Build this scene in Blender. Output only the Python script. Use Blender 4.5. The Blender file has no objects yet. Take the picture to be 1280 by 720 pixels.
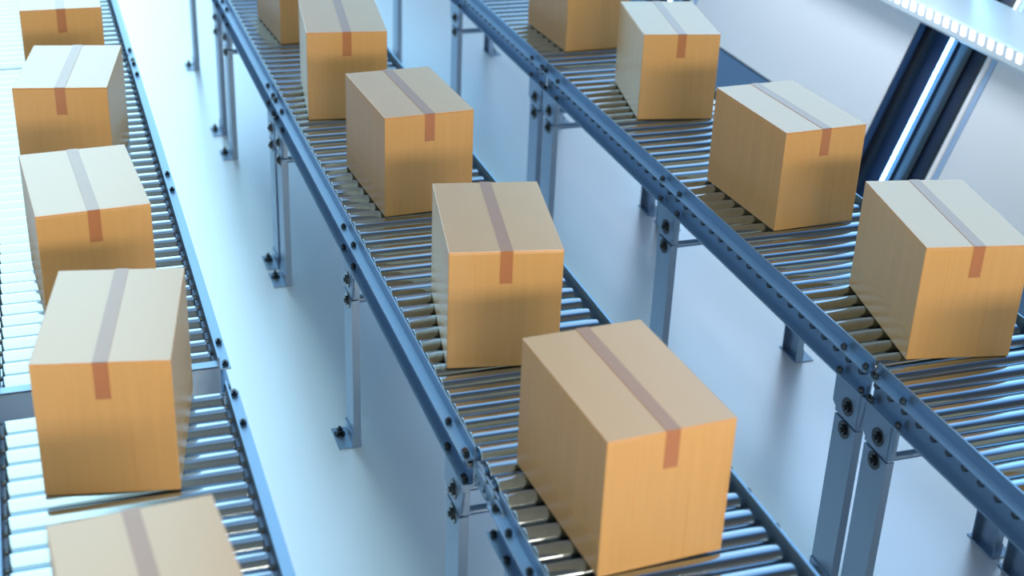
import bpy, bmesh, math, random
from mathutils import Vector, Matrix
random.seed(4)
S = 0.36            # metres per modelling unit (one carton height)
FZ = -2.28          # floor level in units, measured from the roller tops
col = bpy.context.scene.collection
PI = math.pi

# ------------------------------------------------------------------ materials
def mat(name, base=(.8,.8,.8), rough=.5, metal=0., emit=None, es=0., spec=.5, ior=1.5, coat=0.):
    m = bpy.data.materials.new(name); m.use_nodes = True
    b = m.node_tree.nodes['Principled BSDF']
    b.inputs['Base Color'].default_value = (*base, 1)
    b.inputs['Roughness'].default_value = rough
    b.inputs['Metallic'].default_value = metal
    b.inputs['IOR'].default_value = ior
    b.inputs['Coat Weight'].default_value = coat
    if emit:
        b.inputs['Emission Color'].default_value = (*emit, 1)
        b.inputs['Emission Strength'].default_value = es
    return m

def noisy(m, base, var, scale, stretch=(1,1,1), rough=None, rvar=0., bump=0.):
    nt = m.node_tree; N = nt.nodes; L = nt.links; b = N['Principled BSDF']
    tc = N.new('ShaderNodeTexCoord'); mp = N.new('ShaderNodeMapping'); nz = N.new('ShaderNodeTexNoise')
    mp.inputs['Scale'].default_value = stretch; nz.inputs['Scale'].default_value = scale
    nz.inputs['Detail'].default_value = 4
    L.new(tc.outputs['Object'], mp.inputs['Vector']); L.new(mp.outputs[0], nz.inputs['Vector'])
    r = N.new('ShaderNodeMix'); r.data_type = 'RGBA'
    r.inputs[6].default_value = (*[c*(1-var) for c in base], 1); r.inputs[7].default_value = (*[min(1, c*(1+var)) for c in base], 1)
    L.new(nz.outputs['Fac'], r.inputs[0]); L.new(r.outputs[2], b.inputs['Base Color'])
    if rvar:
        q = N.new('ShaderNodeMapRange'); q.inputs['To Min'].default_value = rough-rvar; q.inputs['To Max'].default_value = rough+rvar
        L.new(nz.outputs['Fac'], q.inputs['Value']); L.new(q.outputs[0], b.inputs['Roughness'])
    if bump:
        bp = N.new('ShaderNodeBump'); bp.inputs['Strength'].default_value = bump; bp.inputs['Distance'].default_value = .002
        L.new(nz.outputs['Fac'], bp.inputs['Height']); L.new(bp.outputs[0], b.inputs['Normal'])
    return m

CARD = (.69, .395, .15)
M = {}
M['card'] = noisy(mat('cardboard', CARD, .32, ior=1.6), CARD, .10, 9, (6, 6, .35), .32, .02, .15)
M['flap'] = noisy(mat('cardboard_flap', CARD, .25, ior=2.0), (.75, .35, .11), .04, 14, (1, .3, 1), .25, .02, .1)
M['tape'] = noisy(mat('brown_tape', (.50, .20, .09), .25, ior=1.75), (.50, .20, .09), .05, 12)
M['steel'] = noisy(mat('rail_steel', (.27, .40, .56), .4, .9), (.27, .40, .56), .05, 40, (1, .1, 1), .42, .04)
M['leg'] = noisy(mat('leg_steel', (.27, .38, .52), .26, .9), (.27, .38, .52), .04, 40, (1, 1, .1), .35, .03)
M['roller'] = noisy(mat('roller_steel', (.44, .52, .60), .10, 1.), (.44, .52, .60), .04, 60, (.1, 1, 1), .11, .02)
M['bolt'] = mat('bolt_steel', (.10, .115, .13), .22, 1.)
M['black'] = mat('dark_steel', (.05, .055, .06), .25, 1.)
M['floor'] = noisy(mat('floor_metal', (.84, .88, .94), .32, .5), (.84, .88, .94), .01, 3, (1, 1, 1), .33, .02)
M['panel'] = mat('white_panel', (.86, .90, .95), .35, .1)
M['base'] = mat('blue_base', (.13, .24, .40), .4, .5)
M['recess'] = mat('recess_black', (.003, .019, .058), .55)
M['rib'] = mat('recess_rib', (.003, .006, .012), .4)
M['trim'] = mat('trim_metal', (.92, .95, .98), .4, .0)
M['tube'] = mat('neon_tube', (1, 1, 1), .4, 0, (.22, .60, 1.), 24.)
M['led'] = mat('led', (1, 1, 1), .4, 0, (.93, .98, 1.), 3.)
M['ledge'] = mat('ledge_metal', (.56, .66, .75), .4, .1)
M['trim_shade'] = mat('trim_shade_strip', (.42, .60, .85), .4, .3)  # blue painted for the tinted light and shadow gap beside the trim

# ------------------------------------------------------------------ mesh builder (units, absolute coordinates)
class MB:
    def __init__(s): s.bm = bmesh.new()
    def box(s, x0, x1, y0, y1, z0, z1, bev=0, f=None):
        v = [Vector((x, y, z)) for x in (x0, x1) for y in (y0, y1) for z in (z0, z1)]
        if f: v = [Vector(f(*p)) for p in v]
        vs = [s.bm.verts.new(p) for p in v]
        fs = [(0,1,3,2),(4,6,7,5),(0,4,5,1),(2,3,7,6),(0,2,6,4),(1,5,7,3)]
        ff = [s.bm.faces.new([vs[i] for i in q]) for q in fs]
        if bev:
            es = list({e for q in ff for e in q.edges})
            bmesh.ops.bevel(s.bm, geom=es, offset=bev, segments=2, profile=.5, affect='EDGES')
        return s
    def cyl(s, a, b, r, n=16, r2=None, bev=0):
        a, b = Vector(a), Vector(b); d = b-a; L = d.length
        mtx = Matrix.Translation((a+b)/2) @ d.to_track_quat('Z', 'Y').to_matrix().to_4x4()
        g = bmesh.ops.create_cone(s.bm, cap_ends=True, segments=n, radius1=r, radius2=r if r2 is None else r2, depth=L, matrix=mtx)
        if bev:
            caps = {e for v in g['verts'] for e in v.link_edges if len(e.link_faces) == 2 and any(len(q.verts) > 4 for q in e.link_faces)}
            bmesh.ops.bevel(s.bm, geom=list(caps), offset=bev, segments=3, profile=.5, affect='EDGES')
        return s
    def prism(s, pts, axis, a, b):
        """extrude polygon pts (2D) along axis 'x' (pts=(y,z)), 'y' (pts=(x,z)) or 'z' (pts=(x,y))"""
        def P(p, t): return {'x': (t, p[0], p[1]), 'y': (p[0], t, p[1]), 'z': (p[0], p[1], t)}[axis]
        A = [s.bm.verts.new(P(p, a)) for p in pts]; B = [s.bm.verts.new(P(p, b)) for p in pts]
        s.bm.faces.new(A); s.bm.faces.new(B[::-1]); n = len(pts)
        for i in range(n): s.bm.faces.new([A[i], A[(i+1) % n], B[(i+1) % n], B[i]])
        return s
    def mesh(s, name, m, origin=(0,0,0), smooth=False):
        bmesh.ops.recalc_face_normals(s.bm, faces=s.bm.faces)
        o = Vector(origin)
        for v in s.bm.verts: v.co = (v.co-o)*S
        me = bpy.data.meshes.new(name); s.bm.to_mesh(me); s.bm.free()
        me.materials.append(m)
        if smooth:
            for p in me.polygons: p.use_smooth = True
            me.set_sharp_from_angle(angle=math.radians(35))
        return me

def W3(p): return Vector((p[0]*S, p[1]*S, (p[2]-FZ)*S))      # units -> world metres
def link(name, me, wp, parent=None, rz=0):
    """object whose origin stands at unit point wp; parent must be unrotated unless local=True"""
    o = bpy.data.objects.new(name, me); col.objects.link(o)
    w = W3(wp)
    if parent is not None:
        o.parent = parent
        q = parent; base = Vector((0,0,0))
        while q is not None: base += q.location; q = q.parent
        w = w-base
    o.location = w
    return o
def empty(name, wp, rz=0):
    o = bpy.data.objects.new(name, None); col.objects.link(o); o.location = W3(wp); o.rotation_euler.z = rz
    o.empty_display_size = .1
    return o
def tag(o, label=None, cat=None, group=None, kind=None):
    if label: o['label'] = label
    if cat: o['category'] = cat
    if group: o['group'] = group
    if kind: o['kind'] = kind
    return o

# ------------------------------------------------------------------ setting
fl = MB().box(-16, 12.5, -8, 60, FZ-.3, FZ)
tag(link('floor', fl.mesh('floor', M['floor'], (0,0,FZ)), (0,0,FZ)), kind='structure')

TN = .374; TH = math.atan(TN)
def wp(out, y, z):      # point on the leaning wall: out = distance proud of its face, z = height along it
    return (10.2+TN*(z-FZ)-out*math.cos(TH), y, z+out*math.sin(TH))
WT = 2.6                # height of the wall's top
wb = MB().box(-.55, -.42, -8, 60, FZ, WT, f=wp)
wall = tag(link('wall_right', wb.mesh('wall_right', M['base'], (10.2,20,FZ)), (10.2,20,FZ)), kind='structure')
P = 7.4; bays = [(14.2+P*k, 15.8+P*k) for k in range(-2, 6)]
edges = [-8]+[v for b in bays for v in b]+[60]
for i in range(0, len(edges), 2):
    y0, y1 = edges[i], edges[i+1]
    if y1-y0 < .3: continue
    c = (10.5, (y0+y1)/2, 0)
    link('wall_panel', MB().box(-.42, 0, y0+.02, y1-.085, -1.27, WT, bev=.02, f=wp).mesh('wall_panel', M['panel'], c), c, wall)
    link('base_strip', MB().box(-.42, -.05, y0, y1, FZ, -1.30, f=wp).mesh('base_strip', M['base'], c), c, wall)
for (y0, y1) in bays:
    c = (10.5, (y0+y1)/2, 0)
    r = MB().box(-.42, -.20, y0, y1, FZ, WT, f=wp)
    link('recess_panel', r.mesh('recess_panel', M['recess'], c), c, wall)
    r = MB().box(-.20, -.10, y1-.16, y1, FZ, WT, f=wp).box(-.20, -.16, y0+.62, y0+.72, FZ, WT, f=wp).box(-.20, -.15, y0+.30, y0+.36, FZ, WT, f=wp)
    link('recess_rib', r.mesh('recess_rib', M['rib'], c), c, wall)
    g = MB().box(-.2, -.002, y1-.012, y1+.02, FZ, WT, f=wp).box(-.2, -.002, y0+.0, y0+.012, FZ, WT, f=wp)
    link('recess_lining', g.mesh('recess_lining', M['recess'], c), c, wall)
    link('trim_shade_strip', MB().box(-.1, .012, y0-.085, y0-.0, -1.27, WT, f=wp).mesh('trim_shade_strip', M['trim_shade'], c), c, wall)  # strip whose colour imitates the blue-lit shadow gap at the trim
    link('edge_trim', MB().box(-.2, .03, y0+.012, y0+.085, FZ, WT, bev=.01, f=wp).mesh('edge_trim', M['trim'], c), c, wall)
names = {14.2: 'long leaning light tube glowing in the black wall recess under the ledge', 21.6: 'light tube seen as a bright spot behind a grey-topped box at the top edge'}
for (y0, y1) in bays[2:4]:
    yc = y0+1.02
    a, b = Vector(wp(-.12, yc, FZ+.02)), Vector(wp(-.12, yc, WT-.05)); c = (a+b)/2
    e = empty('light_tube', a)
    lab = names[round(y0, 1)]
    tag(e, lab, 'light', 'light tubes in the wall recesses')
    link('tube', MB().cyl(a+(b-a)*.01, a+(b-a)*.99, .022, 14).mesh('tube', M['tube'], c, True), c, e)
    h = MB().box(-.2, -.165, yc-.07, yc+.07, FZ, WT, f=wp)
    h.box(-.2, -.07, yc-.055, yc+.055, FZ, FZ+.06, f=wp).box(-.2, -.07, yc-.055, yc+.055, WT-.1, WT-.04, f=wp)
    link('holder', h.mesh('holder', M['recess'], c), c, e)

# the ledge with its row of little lamps
lx0, lz0, lz1 = 10.39, .74, .99
le = empty('wall_ledge', (11, 20, lz0))
tag(le, 'pale wall ledge edged with a row of square white lamps', 'ledge')
pts = [(lx0+.06, lz0), (lx0, lz0+.05), (lx0, lz1-.02), (lx0+.03, lz1), (10.2+TN*(lz1-FZ)-.005, lz1), (10.2+TN*(lz0-FZ)-.005, lz0)]
link('ledge_body', MB().prism(pts, 'y', -8, 55).mesh('ledge_body', M['ledge'], (11,20,lz0)), (11,20,lz0), le)
ledm = MB().box(-.014, .003, -.042, .042, -.055, .055, bev=.006).mesh('lamp', M['led'])
for i in range(96): link('lamp', ledm, (lx0, 10.6+.178*i, (lz0+lz1)/2+.045), le)

# ------------------------------------------------------------------ roller conveyors
W, FW, ZT, ZF, ZB, T = .809, .097, .057, -.042, -.275, .014
PITCH, RR = .2003, .084
def lathe_x(prof, n=32):
    m = MB(); rings = [[m.bm.verts.new((x, r*math.cos(2*PI*j/n), r*math.sin(2*PI*j/n))) for j in range(n)] for x, r in prof]
    for A_, B_ in zip(rings, rings[1:]):
        for j in range(n): m.bm.faces.new([A_[j], A_[(j+1) % n], B_[(j+1) % n], B_[j]])
    m.bm.faces.new(rings[0][::-1]); m.bm.faces.new(rings[-1])
    return m
_e = [(W-.03, .03), (W-.03, .045), (W-.035, .05), (W-.035, RR-.008), (W-.0375, RR-.003), (W-.042, RR-.0005), (W-.045, RR), (W-.055, RR)]
rm = lathe_x([(-x, r) for x, r in _e]+[(x, r) for x, r in _e[::-1]]).mesh('roller', M['roller'], smooth=True)
axm = MB().cyl((-W-.02, 0, 0), (W+.02, 0, 0), .022, 8).cyl((-W-.045, 0, 0), (-W-T, 0, 0), .036, 6).cyl((W+T, 0, 0), (W+.045, 0, 0), .036, 6).mesh('axle', M['bolt'])
def bolt_mesh(name, r, h, ax, wash=True):
    b = MB()
    if wash: b.cyl((0,0,0), tuple(.25*h*a for a in ax), r*1.6, 20)
    b.cyl(tuple(.2*h*a for a in ax), tuple(h*a for a in ax), r, 6)
    b.cyl(tuple(h*a for a in ax), tuple(1.5*h*a for a in ax), r*.45, 10)
    return b.mesh(name, M['bolt'], smooth=True)
bolt_up = bolt_mesh('bolt', .028, .03, (0,0,1), False)
bolt_foot = bolt_mesh('bolt', .034, .06, (0,0,1))
bolt_side = {s: bolt_mesh('bolt', .05, .028, (s,0,0)) for s in (-1, 1)}
def rail_mesh(s, y0, y1):
    p = [(0, ZT), (T, ZT), (T, ZF), (FW, ZF), (FW, ZF-T), (T, ZF-T), (T, ZB+T), (FW, ZB+T), (FW, ZB), (0, ZB)]
    p = [(s*(W+a), b) for a, b in p]
    return MB().prism(p, 'y', y0, y1)
XO = W+FW-.025          # outer plane of the legs
LY, LX = .165, .075
leg_cache = {}
def leg_meshes(s):
    if s in leg_cache: return leg_cache[s]
    z0, z1, t = FZ+.012, -.625, .016
    xo = s*XO; xi = s*(XO-LX)
    q = [(xo, LY), (xi, LY), (xi, LY-t), (xo-s*t, LY-t), (xo-s*t, -LY+t), (xi, -LY+t), (xi, -LY), (xo, -LY)]
    leg = MB().prism(q, 'z', z0, z1-.012).mesh('leg', M['leg'])
    q = [(.23, ZB-.005), (.225, -.54), (.17, -.575), (.17, -.61), (.0, -.612), (-.165, -.618), (-.185, -.60), (-.23, -.36), (-.23, ZB-.005)]
    br = MB().prism(q, 'x', xo, xo-s*.02).box(*sorted((xo, xo-s*LX)), -.17, -.154, -.615, ZB-.005).box(*sorted((xo-s*.02, xi)), -.23, .23, ZB-.02, ZB-.003)
    br.box(*sorted((xo-s*.02, xo-s*.034)), -.14, .14, -.82, -.4).box(*sorted((xo-s*.02, xi)), .154, .17, -.615, ZB-.005)
    br = br.mesh('bracket', M['leg'])
    ft = MB().box(*sorted((xo+s*.15, xi)), -LY, LY+.06, FZ, FZ+.014).box(*sorted((xo+s*.002, xo+s*.014)), -LY, LY, FZ, FZ+.16).mesh('foot_plate', M['leg'])
    leg_cache[s] = (leg, br, ft); return leg_cache[s]
cross_m = MB().cyl((-XO+.03,0,0), (XO-.03,0,0), .036, 16).mesh('cross_bar', M['leg'], smooth=True)

def conveyor(xc, y0, y1, legs, phase, label, ry=None, end_plate=False, two_bars=(), group='roller conveyor sections'):
    ym = (y0+y1)/2
    root = tag(empty('roller_conveyor', (xc, ym, FZ)), label, 'conveyor', None)
    for s in (-1, 1):
        r = link('side_rail', rail_mesh(s, y0-ym, y1-ym).mesh('side_rail', M['steel']), (xc, ym, 0), root)
        for yl in legs+([y0+.05, y1-.05]):
            for dy in ((-.21, .21) if yl in legs else (0,)):
                if not (y0 < yl+dy < y1): continue
                link('bolt', bolt_up, (xc+s*(W+.058), yl+dy, ZF), r)
                link('bolt', bolt_up, (xc+s*(W+.062), yl+dy, ZB+T), r)
        lm, bm_, fm = leg_meshes(s)
        for yl in legs:
            l = link('leg', lm, (xc, yl, 0), root)
            b = link('bracket', bm_, (xc, yl, 0), l)
            link('foot_plate', fm, (xc, yl, 0), l)
            link('bolt', bolt_side[s], (xc+s*XO, yl, -.485), l)
            link('bolt', bolt_side[s], (xc+s*XO, yl, -.705), l)
            link('bolt', bolt_foot, (xc+s*(XO+.085), yl+.1, FZ+.014), l)
    for yl in legs:
        link('cross_bar', cross_m, (xc, yl, -.705), root)
        if yl in two_bars: link('cross_bar', cross_m, (xc, yl, -.485), root)
    a, b = ry or (y0, y1)
    k0 = math.ceil((a+.05-phase)/PITCH); k1 = math.floor((b-.05-phase)/PITCH)
    for k in range(k0, k1+1):
        y = phase+k*PITCH
        r = link('roller', rm, (xc, y, -RR), root)
        link('axle', axm, (xc, y, -.118), r)
    if end_plate:
        m = MB().box(-W, W, y0-ym-.0, y0-ym+.016, ZB-.03, ZF+.02).box(-W, W, y0-ym, y0-ym+.09, ZF+.01, ZF+.024)
        link('end_plate', m.mesh('end_plate', M['leg']), (xc, ym, 0), root)
    return root

CL, CM, CR = .27, 3.45, 6.912
# left line
conveyor(CL, 1.7, 9.42, [1.95, 5.5, 9.15], 9.33, 'near section of the left roller conveyor with the two largest pale-topped boxes')
conveyor(CL, 9.78, 17.5, [9.98, 13.6, 17.25], 9.98, 'left roller conveyor section behind the cross plate, glowing pale green', end_plate=True)
conveyor(CL, 17.56, 25.3, [17.8, 21.4, 25.0], 17.7, 'farthest section of the left roller conveyor at the top edge')
# middle line
near_m = conveyor(CM, -.3, 7.50, [.0, 3.5, 6.95], 7.928, 'near section of the middle roller conveyor starting after the open rail gap with chain', ry=(-.3, 7.99))
conveyor(CM, 8.07, 15.82, [8.36, 11.92, 15.58], 8.13, 'middle roller conveyor section between the rail gap and the far joint', two_bars=(8.36,))
conveyor(CM, 15.88, 24.3, [16.08, 19.8, 20.8, 24.0], 15.98, 'far section of the middle roller conveyor, blurred')
# right line
conveyor(CR, .72, 8.385, [1.0, 4.5, 8.15], 8.332, 'near section of the right roller conveyor at the lower right corner')
conveyor(CR, 8.44, 16.18, [8.62, 12.31, 15.92], 8.57, 'right roller conveyor section carrying the three grey-topped boxes')
conveyor(CR, 16.24, 24.0, [16.46, 20.1, 23.7], 16.34, 'far section of the right roller conveyor at the top edge, blurred')

# chain links over the roller ends where the rail is interrupted
for s in (-1, 1):
    ys = [7.93+k*PITCH for k in range(-2, 1)]
    c = (CM, 7.8, 0)
    root = near_m
    for i in range(6):
        y = 7.45+i*.094; xo = .0 if i % 2 else .022
        q = []
        for cy, a0 in ((y-.055, PI/2), (y+.055, -PI/2)):
            for j in range(9):
                t = a0+j*PI/8; q.append((cy+.05*math.cos(t), -.085+.075*math.sin(t)))
        m = MB().prism(q, 'x', s*(W+.002+xo), s*(W+.018+xo)).cyl((s*(W-.03), y-.055, -.10), (s*(W+.055), y-.055, -.10), .02, 10)
        m.cyl((s*(W+.03), y-.055, -.10), (s*(W+.05), y-.055, -.10), .03, 6)
        link('chain_link', m.mesh('chain_link', M['leg'], (0, y, 0)), (CM, y, 0), root)

# ------------------------------------------------------------------ cartons
BW, BD, BH = .880, 1.345, 1.0
def carton_meshes():
    t = .012
    body = MB().box(-BW/2, BW/2, -BD/2, BD/2, 0, BH-t, bev=.008)
    for s in (-1, 1):           # creases and the glued seam of the carton
        y0, y1 = sorted((s*(BD/2-.004), s*(BD/2+.0025)))
        body.box(-.235, -.231, y0, y1, .40, BH-.03).box(.155, .159, y0, y1, .02, .52).box(.415, .418, y0, y1, .02, .9)
        x0, x1 = sorted((s*(BW/2-.004), s*(BW/2+.002)))
        body.box(x0, x1, -BD/2+.01, BD/2-.01, .24, .244)
    body = body.mesh('carton', M['card'])
    fl_ = [MB().box(*sorted((s*.004, s*(BW/2))), -BD/2, BD/2, BH-t, BH, bev=.004).mesh('top_flap', M['flap']) for s in (-1, 1)]
    tw, dr, e = .048, .27, .0035
    tp = MB().box(-tw, tw, -BD/2-e, BD/2+e, BH, BH+e)
    tp.box(-tw, tw, -BD/2-e, -BD/2, BH-dr, BH+e).box(-tw, tw, BD/2, BD/2+e, BH-dr, BH+e)
    return body, fl_, tp.mesh('tape', M['tape'])
body, flaps, tape = carton_meshes()
def carton(x, y, rz, label, group):
    e = tag(empty('cardboard_box', (x, y, .003), rz), label, 'box', group)
    for n, me in (('carton', body), ('top_flap', flaps[0]), ('top_flap', flaps[1]), ('tape', tape)):
        o = bpy.data.objects.new(n, me); col.objects.link(o); o.parent = e
    return e
GL, GM, GR = 'boxes on the left conveyor', 'boxes on the middle conveyor', 'boxes on the right conveyor'
for a in [
 (.26, 5.922, .069, 'pale-topped cardboard box cut off by the bottom edge, nearest on the left conveyor', GL),
 (.295, 8.904, -.185, 'large pale-topped cardboard box beside the cross plate on the left conveyor', GL),
 (.253, 11.34, .065, 'pale-topped cardboard box third from the bottom edge on the left conveyor', GL),
 (.308, 14.32, -.184, 'pale-topped cardboard box with a grey right side, fourth from the front on the left conveyor', GL),
 (.331, 17.04, -.01, 'blurred cardboard box at the top left corner, farthest on the left conveyor', GL),
 (3.354, 7.227, .058, 'largest tan-topped cardboard box, nearest on the middle conveyor', GM),
 (3.321, 9.84, -.181, 'tan-topped cardboard box directly behind the largest one on the middle conveyor', GM),
 (3.399, 12.869, .056, 'tan-topped cardboard box with a broad left side, third on the middle conveyor', GM),
 (3.331, 15.558, -.127, 'tan cardboard box with its top cut by the upper edge, fourth on the middle conveyor', GM),
 (3.409, 18.45, .06, 'cardboard box showing only its base at the top, farthest on the middle conveyor', GM),
 (6.945, 9.032, -.185, 'grey-topped cardboard box at the right edge, nearest on the right conveyor', GR),
 (6.928, 11.672, .055, 'grey-topped cardboard box with a broad dark left side, in front of the wall recess', GR),
 (7.005, 14.725, -.191, 'grey-topped cardboard box third from the front on the right conveyor', GR),
 (6.93, 17.40, .04, 'cardboard box with its top cut by the upper edge, farthest on the right conveyor', GR)]:
    carton(*a)
carton(6.95, 6.05, .055, 'cardboard box on the right conveyor in front of the grey-topped one, right of the frame', GR)

# ------------------------------------------------------------------ world and lamps
w = bpy.data.worlds.new('World'); bpy.context.scene.world = w; w.use_nodes = True
nt = w.node_tree; N = nt.nodes; L = nt.links; N.clear()
out = N.new('ShaderNodeOutputWorld'); bg = N.new('ShaderNodeBackground'); L.new(bg.outputs[0], out.inputs[0])
tc = N.new('ShaderNodeTexCoord'); sp = N.new('ShaderNodeSeparateXYZ'); L.new(tc.outputs['Generated'], sp.inputs[0])
at = N.new('ShaderNodeMath'); at.operation = 'ARCTAN2'; L.new(sp.outputs[0], at.inputs[0]); L.new(sp.outputs[1], at.inputs[1])
mr = N.new('ShaderNodeMapRange'); mr.inputs['From Min'].default_value = -PI; mr.inputs['From Max'].default_value = PI
L.new(at.outputs[0], mr.inputs['Value'])
def ramp(stops, src, interp='LINEAR'):
    r = N.new('ShaderNodeValToRGB'); r.color_ramp.interpolation = interp; e = r.color_ramp.elements
    while len(e) < len(stops): e.new(.5)
    for q, (p, c) in zip(e, stops): q.position = p; q.color = (*c, 1)
    L.new(src, r.inputs[0]); return r
def A(deg): return (deg+180)/360
K = 6.
az = ramp([(A(-180), (.38,.31,.22)), (A(-130), (.18,.17,.14)), (A(-80), (.085,.10,.11)), (A(-30), (.05,.08,.11)), (A(-14), (.06,.12,.19)), (A(-8), (.36,.59,.71)), (A(4.2), (.36,.59,.72)),
           (A(8.), (.09,.14,.20)), (A(12), (.05,.10,.18)), (A(19), (.03,.06,.10)), (A(25), (.19,.22,.26)), (A(32), (.18,.27,.36)), (A(55), (.14,.26,.40)), (A(80), (.055,.14,.28)), (A(130), (.14,.13,.11)), (A(180), (.38,.31,.22))], mr.outputs[0])
# in front: bright up to 40 degrees of elevation, then dimmer; behind the camera only the low part is bright
el = ramp([(0, (.9,.9,.9)), (.58, (1,1,1)), (.75, (.7,.7,.7)), (1, (.5,.5,.5))], sp.outputs[2])
elb = ramp([(0, (1.,1.,1.)), (.22, (1,1,1)), (.38, (.09,.11,.14)), (1, (.09,.11,.14))], sp.outputs[2])
fb = N.new('ShaderNodeMapRange'); fb.inputs['From Min'].default_value = -.15; fb.inputs['From Max'].default_value = .15; L.new(sp.outputs[1], fb.inputs['Value'])
em = N.new('ShaderNodeMix'); em.data_type = 'RGBA'; L.new(fb.outputs[0], em.inputs[0]); L.new(elb.outputs[0], em.inputs[6]); L.new(el.outputs[0], em.inputs[7])
mx = N.new('ShaderNodeMix'); mx.data_type = 'RGBA'; mx.blend_type = 'MULTIPLY'; mx.inputs[0].default_value = 1
L.new(az.outputs[0], mx.inputs[6]); L.new(em.outputs[2], mx.inputs[7])
# a long luminous strip of sky overhead, just left of the camera, running with the conveyors
dv = N.new('ShaderNodeMath'); dv.operation = 'DIVIDE'; L.new(sp.outputs[0], dv.inputs[0]); L.new(sp.outputs[2], dv.inputs[1])
us = N.new('ShaderNodeMapRange'); us.inputs['From Min'].default_value = -1; us.inputs['From Max'].default_value = 1; L.new(dv.outputs[0], us.inputs['Value'])
st = ramp([(.40, (0,0,0)), (.43, (.31,.46,.45)), (.50, (.33,.47,.47)), (.522, (0,0,0))], us.outputs[0])
zs = ramp([(.38, (0,0,0)), (.55, (1,1,1))], sp.outputs[2])
sm = N.new('ShaderNodeMix'); sm.data_type = 'RGBA'; sm.blend_type = 'MULTIPLY'; sm.inputs[0].default_value = 1
L.new(st.outputs[0], sm.inputs[6]); L.new(zs.outputs[0], sm.inputs[7])
ad = N.new('ShaderNodeMix'); ad.data_type = 'RGBA'; ad.blend_type = 'LIGHTEN'; ad.inputs[0].default_value = 1
L.new(mx.outputs[2], ad.inputs[6]); L.new(sm.outputs[2], ad.inputs[7]); # and a bright band of sky low over the right-hand wall
ur = N.new('ShaderNodeMapRange'); ur.inputs['From Min'].default_value = 0; ur.inputs['From Max'].default_value = 4; L.new(dv.outputs[0], ur.inputs['Value'])
sr = ramp([(.20, (0,0,0)), (.27, (.10,.36,.50)), (.60, (.12,.36,.54)), (.85, (.1,.14,.18))], ur.outputs[0])
zr = ramp([(.50, (0,0,0)), (.58, (1,1,1))], fb.outputs[0])
s2 = N.new('ShaderNodeMix'); s2.data_type = 'RGBA'; s2.blend_type = 'MULTIPLY'; s2.inputs[0].default_value = 1
L.new(sr.outputs[0], s2.inputs[6]); L.new(zr.outputs[0], s2.inputs[7])
a2 = N.new('ShaderNodeMix'); a2.data_type = 'RGBA'; a2.blend_type = 'LIGHTEN'; a2.inputs[0].default_value = 1
L.new(ad.outputs[2], a2.inputs[6]); L.new(s2.outputs[2], a2.inputs[7]); L.new(a2.outputs[2], bg.inputs['Color']); bg.inputs['Strength'].default_value = K

def area(name, loc, target, size, power, color):
    d = bpy.data.lights.new(name, 'AREA'); d.shape = 'RECTANGLE'; d.size = size[0]*S; d.size_y = size[1]*S
    d.energy = power; d.color = color
    o = bpy.data.objects.new(name, d); col.objects.link(o); o.location = W3(loc)
    o.rotation_euler = (W3(target)-W3(loc)).to_track_quat('-Z', 'Y').to_euler()
    return o
area('warm_lamp', (5, -9, 5.6), (5, 10, 0), (9, 2), 215, (1., .87, .68))
area('wall_fill', (8.8, 17, 2.5), (12, 17, .6), (9, .8), 20, (.82, .91, 1.))  # unseen fill light, added to brighten the leaning wall

# ------------------------------------------------------------------ camera
cam = bpy.data.cameras.new('camera'); co = bpy.data.objects.new('camera', cam); col.objects.link(co)
a, b, c = -3.40460187e-01, 1.10270521e+00, 4.16645322e-02
R = Matrix.Rotation(a, 3, 'Z') @ Matrix.Rotation(b, 3, 'X') @ Matrix(((math.cos(c), -math.sin(c), 0), (math.sin(c), math.cos(c), 0), (0, 0, 1)))
co.matrix_world = Matrix.Translation(W3((0, 0, 5.61045))) @ R.to_4x4()
cam.sensor_width = 36; cam.lens = 36*1787.81/1280; cam.clip_start = .05
cam.dof.use_dof = True; cam.dof.focus_distance = 12.8*S; cam.dof.aperture_fstop = 2.05
bpy.context.scene.camera = co
vs = bpy.context.scene.view_settings
bpy.context.scene.display_settings.display_device = 'sRGB'
vs.view_transform = 'Standard'; vs.look = 'None'; vs.exposure = 0; vs.gamma = 1; vs.use_curve_mapping = False
